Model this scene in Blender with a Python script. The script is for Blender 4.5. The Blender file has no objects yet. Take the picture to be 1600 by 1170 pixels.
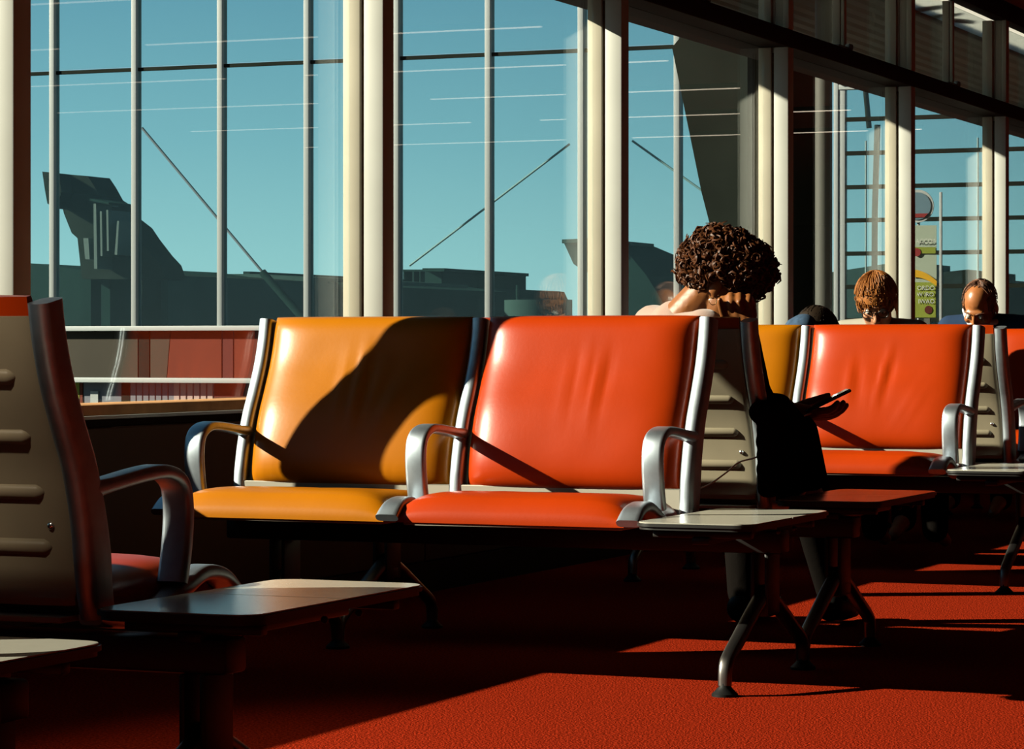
import bpy, bmesh, math, random
from mathutils import Vector, Matrix, Quaternion, noise
random.seed(7)
SC = bpy.context.scene
COL = SC.collection
# ------------------------------------------------------------------ camera, light, exposure
TH = math.radians(22.8); CT, ST = math.cos(TH), math.sin(TH)
F, HY, EYE = 4523.0, 542.0, 0.79
cam = bpy.data.cameras.new('camera'); camo = bpy.data.objects.new('camera', cam); COL.objects.link(camo)
cam.sensor_width = 36.0; cam.lens = 36.0 * F / 1600.0
cam.shift_y = -(585.0 - HY) / 1600.0
cam.clip_end = 2000
camo.location = (0, 0, EYE); camo.rotation_euler = (math.pi / 2, 0, TH)
SC.camera = camo
SUN = Vector((1.89, 1.0, -1.0)).normalized()
sun = bpy.data.lights.new('sun', 'SUN'); sun.energy = 23.0; sun.angle = math.radians(0.5); sun.color = (1.0, 0.89, 0.70)
suno = bpy.data.objects.new('sun', sun); COL.objects.link(suno)
suno.rotation_euler = SUN.to_track_quat('-Z', 'Y').to_euler(); suno.location = (-20, -10, 12)
W = bpy.data.worlds.new('sky'); SC.world = W; W.use_nodes = True
nt = W.node_tree; nt.nodes.clear()
wo = nt.nodes.new('ShaderNodeOutputWorld'); bg = nt.nodes.new('ShaderNodeBackground')
tc = nt.nodes.new('ShaderNodeTexCoord'); sx = nt.nodes.new('ShaderNodeSeparateXYZ'); rp = nt.nodes.new('ShaderNodeValToRGB')
nt.links.new(tc.outputs['Generated'], sx.inputs[0]); nt.links.new(sx.outputs['Z'], rp.inputs[0])
nt.links.new(rp.outputs[0], bg.inputs[0]); nt.links.new(bg.outputs[0], wo.inputs[0])
cr = rp.color_ramp
cr.elements[0].position = 0.0; cr.elements[0].color = (.40, .57, .56, 1)
cr.elements[1].position = 1.0; cr.elements[1].color = (.05, .13, .22, 1)
for p_, c_ in ((.03, (.32, .51, .52)), (.07, (.22, .40, .45)), (.12, (.145, .30, .38)), (.40, (.08, .20, .30))):
    e = cr.elements.new(p_); e.color = (*c_, 1)
bg.inputs[1].default_value = 1.5
SC.view_settings.view_transform = 'Standard'; SC.view_settings.look = 'None'
SC.view_settings.exposure = 0.0; SC.view_settings.gamma = 1.0; SC.view_settings.use_curve_mapping = False

def at(px, y, Y):
    """world point at depth Y (metres along the hall) seen at photo position px,y"""
    dx, dy, dz = -F * ST + (px - 800) * CT, F * CT + (px - 800) * ST, HY - y
    t = Y / dy
    return Vector((dx * t, Y, EYE + dz * t))

# ------------------------------------------------------------------ materials
ALB = .36            # all base colours scaled down under a stronger sun, so shade goes darker
def mat(name, col, rough=.5, metal=0.0, bump=None, var=None, coat=0.0, spec=None, emit=None, sheen=0):
    m = bpy.data.materials.new(name); m.use_nodes = True
    n = m.node_tree; b = n.nodes['Principled BSDF']
    if not metal and not emit: col = tuple(c * ALB for c in col)
    b.inputs['Base Color'].default_value = (*col, 1); b.inputs['Roughness'].default_value = rough
    b.inputs['Metallic'].default_value = metal
    if coat: b.inputs['Coat Weight'].default_value = coat; b.inputs['Coat Roughness'].default_value = .25
    if spec is None and not metal: spec = .10
    if spec is not None: b.inputs['Specular IOR Level'].default_value = spec
    if sheen: b.inputs['Sheen Weight'].default_value = sheen
    if emit: b.inputs['Emission Color'].default_value = (*emit[:3], 1); b.inputs['Emission Strength'].default_value = emit[3]
    tx = n.nodes.new('ShaderNodeTexCoord')
    if var:
        sc, amt = var
        nz = n.nodes.new('ShaderNodeTexNoise'); nz.inputs['Scale'].default_value = sc; nz.inputs['Detail'].default_value = 5
        n.links.new(tx.outputs['Object'], nz.inputs['Vector'])
        r = n.nodes.new('ShaderNodeValToRGB')
        r.color_ramp.elements[0].position = .3; r.color_ramp.elements[1].position = .7
        r.color_ramp.elements[0].color = (*[c * (1 - amt) for c in col], 1); r.color_ramp.elements[1].color = (*[min(1, c * (1 + amt)) for c in col], 1)
        n.links.new(nz.outputs['Fac'], r.inputs[0]); n.links.new(r.outputs[0], b.inputs['Base Color'])
    if bump:
        sc, st, ds = bump
        nz = n.nodes.new('ShaderNodeTexNoise'); nz.inputs['Scale'].default_value = sc; nz.inputs['Detail'].default_value = 3
        n.links.new(tx.outputs['Object'], nz.inputs['Vector'])
        bp = n.nodes.new('ShaderNodeBump'); bp.inputs['Strength'].default_value = st; bp.inputs['Distance'].default_value = ds
        n.links.new(nz.outputs['Fac'], bp.inputs['Height']); n.links.new(bp.outputs[0], b.inputs['Normal'])
    return m

def glass(name, tint, f0=.025, k=.75):
    """thin sheet: tinted transmission, Schlick reflection that is the same from either face"""
    m = bpy.data.materials.new(name); m.use_nodes = True
    n = m.node_tree; n.nodes.clear()
    o = n.nodes.new('ShaderNodeOutputMaterial'); mx = n.nodes.new('ShaderNodeMixShader')
    t = n.nodes.new('ShaderNodeBsdfTransparent'); t.inputs[0].default_value = (*tint, 1)
    g = n.nodes.new('ShaderNodeBsdfGlossy'); g.inputs['Roughness'].default_value = .0; g.inputs[0].default_value = (1, 1, 1, 1)
    ge = n.nodes.new('ShaderNodeNewGeometry'); d = n.nodes.new('ShaderNodeVectorMath'); d.operation = 'DOT_PRODUCT'
    n.links.new(ge.outputs['Incoming'], d.inputs[0]); n.links.new(ge.outputs['Normal'], d.inputs[1])
    def mt(op, a, b_=None):
        q = n.nodes.new('ShaderNodeMath'); q.operation = op
        for i_, x in enumerate((a, b_)):
            if x is None: continue
            if isinstance(x, (int, float)): q.inputs[i_].default_value = x
            else: n.links.new(x, q.inputs[i_])
        return q.outputs[0]
    c = mt('ABSOLUTE', d.outputs['Value']); p = mt('POWER', mt('SUBTRACT', 1.0, c), 5.0)
    f = mt('ADD', mt('MULTIPLY', p, k), f0)
    n.links.new(f, mx.inputs[0]); n.links.new(t.outputs[0], mx.inputs[1]); n.links.new(g.outputs[0], mx.inputs[2])
    n.links.new(mx.outputs[0], o.inputs[0])
    return m

M = dict(
    carpet=mat('carpet_red', (.38, .028, .008), .95, bump=(190, 1.0, .008), var=(150, .65), spec=.0),
    orange=mat('vinyl_orange', (.55, .046, .0012), .33, bump=(90, .06, .002), var=(7, .06), spec=.13),
    yellow=mat('vinyl_yellow', (.60, .19, .002), .33, bump=(90, .06, .002), var=(7, .06), spec=.13),
    alu=mat('polished_aluminium', (.33, .37, .41), .44, 1.0, var=(30, .12)),
    beige=mat('back_panel_enamel', (.42, .36, .25), .38, var=(9, .06)),
    cream=mat('seat_pan_enamel', (.55, .51, .42), .45),
    dark=mat('black_metal', (.012, .011, .010), .45, spec=.3),
    darkalu=mat('leg_metal', (.12, .11, .105), .35, 1.0),
    rubber=mat('rubber', (.008, .008, .008), .6),
    table=mat('table_laminate', (.60, .57, .48), .22, var=(40, .03), spec=.45),
    wood=mat('brown_wall_panel', (.085, .032, .012), .6, var=(3, .2), bump=(30, .1, .002)),
    sill=mat('sill_wood', (.85, .42, .16), .5, var=(14, .2)),
    paint=mat('cream_paint', (.70, .64, .50), .5, var=(5, .05)),
    paint2=mat('white_paint', (.74, .74, .68), .45, var=(5, .04)),
    sealant=mat('sealant', (.17, .10, .05), .7, var=(40, .4)),
    beam=mat('dark_beam_paint', (.030, .016, .009), .6, spec=.04),
    ceiling=mat('ceiling_brown', (.40, .24, .15), .7, var=(3, .1)),
    wallp=mat('hall_wall', (.05, .035, .028), .8),
    glass=glass('window_glass', (.95, .985, .98)),
    tglass=glass('teal_glass', (.82, .93, .93)),
    lamp=mat('lamp_diffuser', (.9, .8, .7), .5, emit=(1, .82, .62, 1.7)),
    white=mat('white_frame', (.50, .54, .54), .5),
    apron=mat('apron_concrete', (.20, .20, .19), .9, var=(.3, .15)),
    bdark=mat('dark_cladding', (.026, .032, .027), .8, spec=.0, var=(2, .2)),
    bgreen=mat('silhouette_green', (.020, .042, .038), .9, var=(.4, .25), spec=.0),  # silhouette darkness and glass tint are put into the base colour
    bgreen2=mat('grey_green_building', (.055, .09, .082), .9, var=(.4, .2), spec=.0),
    rib=mat('pale_rib', (.12, .15, .14), .6),
    greyp=mat('grey_spandrel', (.055, .046, .030), .6, var=(1.5, .15)),
    redp=mat('red_spandrel', (.18, .024, .007), .5, var=(1.5, .15)),
    pinkw=mat('pinkish_fin', (.62, .44, .40), .6),
    bluegrey=mat('bluegrey_fin', (.22, .23, .27), .6),
    slat=mat('soffit_slat', (.20, .18, .13), .6, var=(2, .15)),
    steel=mat('column_steel', (.16, .16, .14), .5),
    skin1=mat('brown_skin', (.38, .13, .034), .42, spec=.25, var=(30, .08), bump=(200, .1, .001)),
    skin2=mat('fair_skin', (.62, .27, .14), .45, var=(40, .08)),
    skin3=mat('tanned_skin', (.52, .18, .055), .33, spec=.3, var=(40, .08)),
    hair1=mat('dark_curly_hair', (.115, .034, .008), .5, spec=.14),
    hair2=mat('auburn_hair', (.44, .15, .028), .45, var=(60, .35), spec=.2),
    hair3=mat('grey_hair', (.22, .10, .06), .5, var=(60, .35)),
    hair4=mat('black_hair', (.03, .018, .01), .5),
    pink=mat('pink_cotton', (.54, .35, .28), .9, bump=(300, .2, .002), sheen=.2),
    black=mat('black_cloth', (.011, .009, .008), .95, spec=.0, bump=(200, .2, .002)),
    navy=mat('navy_wool', (.022, .050, .115), .9, bump=(250, .3, .002)),
    denim=mat('denim', (.06, .11, .19), .9, var=(60, .3)),
    collar=mat('white_shirt', (.72, .74, .72), .8),
    gold=mat('gold', (.8, .5, .25), .25, 1.0),
    silver=mat('silver', (.75, .75, .75), .2, 1.0),
    eye=mat('eye_white', (.7, .68, .62), .2),
    iris=mat('iris', (.03, .02, .012), .2),
    frame=mat('spectacle_frame', (.015, .012, .01), .3),
    phone=mat('phone_black', (.008, .008, .009), .15),
    screen=mat('phone_glass', (.01, .01, .012), .06),
    cable=mat('pale_cable', (1.0, .95, .85), .5),
    ygreen=mat('poster_green', (.30, .36, .05), .6, var=(3, .2)),
    pgrey=mat('poster_pale', (.42, .50, .40), .6),
    yel=mat('poster_yellow', (.75, .42, .02), .6),
    txt=mat('poster_letter', (.70, .74, .66), .6),
    maroon=mat('poster_maroon', (.12, .022, .018), .5),
    signred=mat('sign_red', (.30, .04, .04), .5),
    signblue=mat('sign_blue', (.16, .26, .33), .4),
    leaf=mat('leaf', (.03, .05, .02), .6),
)
# frosted roof light strip: light really passes through it
m = bpy.data.materials.new('frosted_panel'); m.use_nodes = True; n = m.node_tree; n.nodes.clear()
o_ = n.nodes.new('ShaderNodeOutputMaterial'); t_ = n.nodes.new('ShaderNodeBsdfTranslucent'); t_.inputs[0].default_value = (.50, .50, .47, 1)
n.links.new(t_.outputs[0], o_.inputs[0]); M['frost'] = m

# ------------------------------------------------------------------ mesh helpers
def V(*a): return Vector(a)
def finish(name, bm, m, parent=None, smooth=None, recalc=True, loc=None):
    if recalc: bmesh.ops.recalc_face_normals(bm, faces=bm.faces)
    me = bpy.data.meshes.new(name); bm.to_mesh(me); bm.free()
    me.materials.append(M[m] if isinstance(m, str) else m)
    if smooth is not None:
        me.shade_smooth(); me.set_sharp_from_angle(angle=math.radians(smooth))
    o = bpy.data.objects.new(name, me); COL.objects.link(o)
    if parent: o.parent = parent
    if loc: o.location = loc
    return o
def tag(o, label=None, cat=None, group=None, kind=None):
    if label: o['label'] = label
    if cat: o['category'] = cat
    if group: o['group'] = group
    if kind: o['kind'] = kind
    return o
def empty(name, loc=(0, 0, 0)):
    o = bpy.data.objects.new(name, None); o.empty_display_size = .1; COL.objects.link(o); o.location = loc
    return o
def box(bm, a, b, bev=0.0, seg=2, rot=None):
    a, b = Vector(a), Vector(b)
    r = bmesh.ops.create_cube(bm, size=1)
    vs = r['verts']
    for v in vs: v.co = Vector((a[i] + (v.co[i] + .5) * (b[i] - a[i]) for i in range(3)))
    if bev:
        es = list({e for v in vs for e in v.link_edges})
        bmesh.ops.bevel(bm, geom=es, offset=bev, segments=seg, affect='EDGES', profile=.5)
    return bm
def mkbox(name, a, b, m, parent=None, bev=0.0, seg=2, smooth=None):
    bm = bmesh.new(); box(bm, a, b, bev, seg)
    return finish(name, bm, m, parent, 40 if bev and smooth is None else smooth)
def frames(path):
    """parallel transport frames along a polyline"""
    P = [Vector(p) for p in path]; T = []
    for i in range(len(P)):
        t = (P[min(i + 1, len(P) - 1)] - P[max(i - 1, 0)]); T.append(t.normalized())
    a = Vector((1, 0, 0)) if abs(T[0].x) < .9 else Vector((0, 0, 1))
    n = (a - T[0] * a.dot(T[0])).normalized(); out = []
    for i, t in enumerate(T):
        if i: n = (n - t * n.dot(t)).normalized()
        out.append((P[i], n.copy(), t.cross(n)))
    return out
def sweep(bm, path, section, scales=None):
    """section: list of (a,b) in the frame (n, t x n); caps both ends"""
    fr = frames(path); rings = []
    for i, (p, n, b) in enumerate(fr):
        s = scales[i] if scales else (1, 1)
        if not isinstance(s, tuple): s = (s, s)
        rings.append([bm.verts.new(p + n * a * s[0] + b * c * s[1]) for a, c in section])
    k = len(section)
    for i in range(len(rings) - 1):
        for j in range(k):
            bm.faces.new((rings[i][j], rings[i][(j + 1) % k], rings[i + 1][(j + 1) % k], rings[i + 1][j]))
    bm.faces.new(rings[0][::-1]); bm.faces.new(rings[-1])
def circ(r, k=10): return [(r * math.cos(2 * math.pi * i / k), r * math.sin(2 * math.pi * i / k)) for i in range(k)]
def rrect(w, h, r, k=4):
    out = []
    for cx, cy, a0 in ((w - r, h - r, 0), (-w + r, h - r, 90), (-w + r, -h + r, 180), (w - r, -h + r, 270)):
        for i in range(k + 1):
            a = math.radians(a0 + 90 * i / k); out.append((cx + r * math.cos(a), cy + r * math.sin(a)))
    return out
def tube(bm, path, r, k=8):
    sc = None
    if isinstance(r, (list, tuple)): sc = [x / r[0] for x in r]; r = r[0]
    sweep(bm, path, circ(r, k), sc)
def spline(pts, n=6):
    P = [Vector(p) for p in pts]; out = []
    for i in range(len(P) - 1):
        p0, p1, p2, p3 = P[max(i - 1, 0)], P[i], P[i + 1], P[min(i + 2, len(P) - 1)]
        for j in range(n):
            t = j / n
            out.append(.5 * ((2 * p1) + (p2 - p0) * t + (2 * p0 - 5 * p1 + 4 * p2 - p3) * t * t + (3 * p1 - p0 - 3 * p2 + p3) * t ** 3))
    out.append(P[-1]); return out
def prism(bm, pts, d):
    """closed polygon pts extruded by vector d"""
    a = [bm.verts.new(p) for p in pts]; b = [bm.verts.new(Vector(p) + Vector(d)) for p in pts]
    k = len(a)
    bm.faces.new(a[::-1]); bm.faces.new(b)
    for i in range(k): bm.faces.new((a[i], a[(i + 1) % k], b[(i + 1) % k], b[i]))
def sphere(bm, c, r, u=10, v=7, mtx=None):
    mm = Matrix.Translation(c) @ (mtx or Matrix.Identity(4)) @ Matrix.Diagonal((*(r if isinstance(r, (tuple, list)) else (r, r, r)), 1))
    bmesh.ops.create_uvsphere(bm, u_segments=u, v_segments=v, radius=1, matrix=mm)

# ================================================================== THE SETTING
XI, XO = -3.87, -4.01          # room face and outer face of the window wall
Y0, DY = 6.14, 2.11            # far edge of a mullion, bay width
SILL = .642
K0, K1 = -4, 14
def struct(o): o['kind'] = 'structure'; return o
bm = bmesh.new(); box(bm, (XO, -12, -.25), (12, 46, 0)); struct(finish('floor', bm, 'carpet'))
struct(mkbox('ceiling', (-4.15, -12, 2.80), (12.2, 46, 3.1), 'ceiling'))
struct(mkbox('wall_right', (12, -12, 0), (12.2, 46, 2.8), 'wallp'))
struct(mkbox('wall_back', (-4.0, -12.2, 0), (12.2, -12, 2.8), 'wallp'))
struct(mkbox('wall_front', (-4.0, 46, 0), (12.2, 46.2, 2.8), 'wallp'))
wl = struct(mkbox('wall_left', (XO, -12, 0), (XI - .06, 46, SILL - .03), 'beam'))
yw = [Y0 + DY * k for k in range(K0, K1 + 1)]
struct(mkbox('wall_window_end', (XO, -12, SILL - .03), (XI, yw[0] - .08, 2.8), 'wallp'))
struct(mkbox('wall_window_front', (XO, yw[-1], SILL - .03), (XI, 46, 2.8), 'wallp'))
pm = None
off = at(127, 640, 1).x and 0
jy = 3.87 * ((F * CT + (127 - 800) * ST) / (F * ST - (127 - 800) * CT))      # the one joint in view
for k in range(-6, 16):
    a, b = jy + DY * k + .003, jy + DY * (k + 1) - .003
    if a < -12 or b > 46: continue
    if pm is None:
        pm = mkbox('panel', (0, 0, .10), (.06, DY - .006, SILL - .06), 'wood', wl, .003, 1); pm.location = (XI - .06, a, 0)
    else:
        c = pm.copy(); COL.objects.link(c); c.location = (XI - .06, a, 0); c.parent = wl
struct(mkbox('baseboard_left', (XI - .06, -12, 0), (XI + .012, 46, .098), 'beam'))
struct(mkbox('trim_1', (XO + .0, yw[0] - .08, SILL - .028), (XI + .015, yw[-1], SILL), 'sill', None, .004))
struct(mkbox('trim_2', (XI + .0, yw[0] - .08, SILL - .038), (XI + .017, yw[-1], SILL - .0285), 'paint2', None, .002))
struct(mkbox('trim_3', (-4.19, yw[0] - .08, 2.130), (XI, yw[-1], 2.212), 'beam', None, .006))          # transom
struct(mkbox('trim_4', (-3.95, yw[0] - .08, 2.690), (XI, yw[-1], 2.80), 'beam', None, .006))            # head rail

def mull_bm(z0, z1, w, ragged=False):
    bm = bmesh.new()
    box(bm, (XO, -w, z0), (-3.950, 0, z1), .004, 2)
    box(bm, (-3.952, -w + .018, z0), (-3.938, -.012, z1))
    return bm
mw = .082
struct(mkbox('added_shade_pier_1', (XO, 2.72, SILL), (XI, 3.15, 2.13), 'paint', None, .005))  # added unseen pier, keeps the sun off the foreground seat back
p_mull = p_cover = p_seal = p_pane = p_cm = p_cc = p_cmid = p_cp = None
protos = {}
def part(key, build, parent, loc):
    if key not in protos:
        o = build(); protos[key] = o; o.parent = parent
    else:
        o = protos[key].copy(); COL.objects.link(o); o.parent = parent
    o.location = loc
    return o
def seal():
    bm = bmesh.new(); pts = []
    z = SILL; L = []; R = []
    while z < 2.13:
        L.append((-3.956 + random.uniform(-.003, .004), z)); R.append((-3.937 + random.uniform(-.004, .003), z)); z += random.uniform(.02, .09)
    for i in range(len(L) - 1):
        q = [(L[i][0], L[i][1]), (R[i][0], R[i][1]), (R[i + 1][0], R[i + 1][1]), (L[i + 1][0], L[i + 1][1])]
        a = [bm.verts.new((x, -mw + .0125, z)) for x, z in q]; b = [bm.verts.new((x, -mw + .022, z)) for x, z in q]
        bm.faces.new(a); bm.faces.new(b[::-1])
        for j in range(4): bm.faces.new((a[j], a[(j + 1) % 4], b[(j + 1) % 4], b[j]))
    return finish('sealant', bm, 'sealant')
for i, Y in enumerate(yw):
    w = struct(empty('window_%d' % (i + 1), (0, Y, 0)))
    part('mull', lambda: finish('mullion', mull_bm(SILL, 2.13, mw), 'paint', None, 40), w, (0, 0, 0))
    part('cover', lambda: mkbox('mullion_cover', (-3.938, -mw, SILL), (XI, 0, 2.13), 'paint2', None, .005), w, (0, 0, 0))
    part('bead', lambda: mkbox('bead', (-3.905, .0005, SILL), (-3.899, .006, 2.13), 'paint2'), w, (0, 0, 0))
    part('seal', seal, w, (0, 0, 0))
    part('cm', lambda: finish('mullion', mull_bm(2.212, 2.690, mw), 'paint', None, 40), w, (0, 0, 0))
    part('cc', lambda: mkbox('mullion_cover', (-3.938, -mw + .02, 2.212), (-3.90, -.0, 2.690), 'paint', None, .004), w, (0, 0, 0))
    part('cb', lambda: mkbox('post', (-3.899, -mw + .01, 2.212), (XI, 0, 2.690), 'paint', None, .004), w, (0, .0, 0))
    if i == len(yw) - 1: break
    part('pane', lambda: mkbox('pane', (-3.990, .001, SILL), (-3.984, DY - mw - .001, 2.13), 'glass'), w, (0, 0, 0))
    part('cpane', lambda: mkbox('pane', (-3.990, .001, 2.212), (-3.984, DY - mw - .001, 2.690), 'glass'), w, (0, 0, 0))
    def cmid():
        bm = bmesh.new(); h = (DY - mw) / 2
        box(bm, (-3.983, h - .022, 2.212), (-3.945, h + .022, 2.690), .003); box(bm, (-3.943, h - .018, 2.212), (-3.925, h + .022, 2.690), .003)
        return finish('glazing_bar', bm, 'paint', None, 40)
    part('cmid', cmid, w, (0, 0, 0))
    def catch():
        bm = bmesh.new(); h = (DY - mw) * .42
        box(bm, (-3.925, h - .06, 2.2125), (-3.89, h + .10, 2.228), .004); box(bm, (-3.91, h + .10, 2.2125), (-3.88, h + .15, 2.245), .008)
        return finish('window_catch', bm, 'darkalu', None, 40)
    part('catch', catch, w, (0, 0, 0))

# ceiling light strips deep in the hall (seen mirrored in the glass)
j = 0
lp = None
for Y in (14.3, 16.5, 18.8, 21.0, 23.3, 25.6):
    for x0, x1 in ((-1.25, 1.6), (2.2, 5.0)):
        l = empty('ceiling_light', (x0, Y, 2.80)); j += 1
        tag(l, 'slim linear ceiling light mirrored in the window glass', 'ceiling light', 'linear ceiling lights')
        part('lh', lambda: mkbox('housing', (0, -.03, -.035), (2.82, .03, -.0), 'dark'), l, (0, 0, 0))
        part('ld', lambda: mkbox('diffuser', (.02, -.014, -.042), (2.80, .014, -.0355), 'lamp'), l, (0, 0, 0))

dl = empty('added_fill_spot', (-2.45, 1.6, 2.80)); tag(dl, 'added unseen spot lamp brightening the large foreground chair back', 'ceiling light')  # added lamp out of view, brightens the top of the foreground seat back
bm = bmesh.new(); tube(bm, [V(0, 0, -.10), V(0, 0, 0)], .11, 24); bmesh.ops.delete(bm, geom=[f for f in bm.faces if len(f.verts) > 4 and f.calc_center_median().z < -.05], context='FACES'); finish('housing', bm, 'dark', dl, 40, False)
ll = bpy.data.lights.new('added_fill_lamp', 'SPOT'); ll.energy = 620; ll.color = (1, .84, .62); ll.shadow_soft_size = .08; ll.spot_size = math.radians(17); ll.spot_blend = 1.0
lo_ = bpy.data.objects.new('added_fill_lamp', ll); COL.objects.link(lo_); lo_.parent = dl; lo_.location = (0, 0, -.09)
lo_.rotation_euler = (V(-2.55, 3.66, 1.0) - V(-2.45, 1.6, 2.71)).to_track_quat('-Z', 'Y').to_euler()

# ================================================================== SEATING
PROF = [(-.150, .385), (-.141, .42), (-.134, .47), (-.121, .535), (-.096, .61), (-.068, .665), (-.034, .735), (-.012, .80), (0, .858)]
PS = spline([(0, a, b) for a, b in PROF], 8)
def prof(z):
    for i in range(len(PS) - 1):
        if PS[i].z <= z <= PS[i + 1].z:
            t = (z - PS[i].z) / (PS[i + 1].z - PS[i].z + 1e-9); p = PS[i].lerp(PS[i + 1], t)
            tg = (PS[i + 1] - PS[i]).normalized(); return p.y, Vector((0, -tg.z, tg.y))       # normal towards the sitter
    p = PS[0] if z < PS[0].z else PS[-1]; d = (PS[1] - PS[0]) if z < PS[0].z else (PS[-1] - PS[-2])
    tg = d.normalized(); q = p + tg * ((z - p.z) / tg.z); return q.y, Vector((0, -tg.z, tg.y))
def heightgrid(bm, P, N, H, nu, nv, back, flip):
    g = []; h = []
    for i in range(nu + 1):
        u = math.sin(math.pi / 2 * (-1 + 2 * i / nu)); r = []; s = []
        for jn in range(nv + 1):
            v = math.sin(math.pi / 2 * (-1 + 2 * jn / nv)); p = P(u, v); n = N(u, v)
            a = p + n * H(u, v); b = p - n * back
            if flip: a.y, b.y = -a.y, -b.y
            r.append(bm.verts.new(a)); s.append(bm.verts.new(b))
        g.append(r); h.append(s)
    for i in range(nu):
        for jn in range(nv):
            bm.faces.new((g[i][jn], g[i + 1][jn], g[i + 1][jn + 1], g[i][jn + 1]))
            bm.faces.new((h[i][jn], h[i][jn + 1], h[i + 1][jn + 1], h[i + 1][jn]))
    for i in range(nu):
        bm.faces.new((g[i][0], h[i][0], h[i + 1][0], g[i + 1][0])); bm.faces.new((g[i][nv], g[i + 1][nv], h[i + 1][nv], h[i][nv]))
    for jn in range(nv):
        bm.faces.new((g[0][jn], g[0][jn + 1], h[0][jn + 1], h[0][jn])); bm.faces.new((g[nu][jn], h[nu][jn], h[nu][jn + 1], g[nu][jn + 1]))
def cre(u, v, u0, v0, du, dv, a, sl=0.0):
    return a * math.exp(-(((u - u0 - sl * (v - v0)) / du) ** 2) - ((v - v0) / dv) ** 2)
HW = .277
def back_cushion(kind, flip):
    bm = bmesh.new(); z0, z1 = .438, .866
    cr_ = {0: [(-.12, .1, .035, .35, .0035, 0), (.05, .15, .04, .38, .005, .02), (.14, .05, .05, .3, -.004, .05), (.42, -.1, .05, .3, .003, .45), (.3, .0, .04, .25, -.003, .3)],
           1: [(-.1, .1, .05, .3, .002, 0), (.06, .2, .035, .35, .0035, .02), (.18, .1, .035, .35, .0045, .03), (.26, .1, .04, .3, -.003, .05)],
           2: [(0., .1, .025, .35, .007, .12), (.08, .05, .04, .3, -.004, .12), (-.3, 0, .05, .3, -.003, -.1), (.35, -.3, .04, .3, .003, .5), (.45, -.35, .04, .25, .003, .5), (-.42, .0, .05, .3, .003, 0)]}[kind]
    def P(u, v):
        z = z0 + (z1 - z0) * (v + 1) / 2; y, n = prof(z); return V(HW * u, y, z)
    def N(u, v): return prof(z0 + (z1 - z0) * (v + 1) / 2)[1]
    def H(u, v):
        h = .058 * max(0, 1 - abs(u) ** 6) ** .5 * max(0, 1 - abs(v) ** 10) ** .5
        if abs(u) < .97 and abs(v) < .97:
            k = (1 - abs(u) ** 4) * (1 - abs(v) ** 4)
            h += k * sum(cre(u, v, *c) for c in cr_)
            h += k * .0012 * noise.noise(V(u * 3, v * 3, kind * 5))
            if v < -.75: h += k * .002 * math.sin(u * 60 + v * 14) * max(0, 1 - ((v + .88) / .12) ** 2) * (.5 + .5 * math.sin(u * 5 + kind))
        return h
    heightgrid(bm, P, N, H, 64, 30, .012, flip)
    return bm
def seat_cushion(kind, flip):
    bm = bmesh.new(); ya, yb = -.172, -.545
    def P(u, v):
        y = ya + (yb - ya) * (v + 1) / 2
        return V(.284 * u, y, .392 + .006 * math.sin(v * 2) - (.008 if v > .9 else 0))
    def N(u, v): return V(0, 0, 1)
    def H(u, v):
        b = (1 - abs(v) ** 5) if v > 0 else (1 - abs(v) ** 12)
        return .056 * max(0, 1 - abs(u) ** 7) ** .5 * max(0, b) ** .5 + .0015 * noise.noise(V(u * 3, v * 3, kind * 7 + 2)) * (1 - abs(u) ** 4) * (1 - abs(v) ** 4)
    heightgrid(bm, P, N, H, 30, 24, .008, flip)
    return bm
def fl(pts, s): return [V(p[0], p[1] * s, p[2]) for p in pts]
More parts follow.
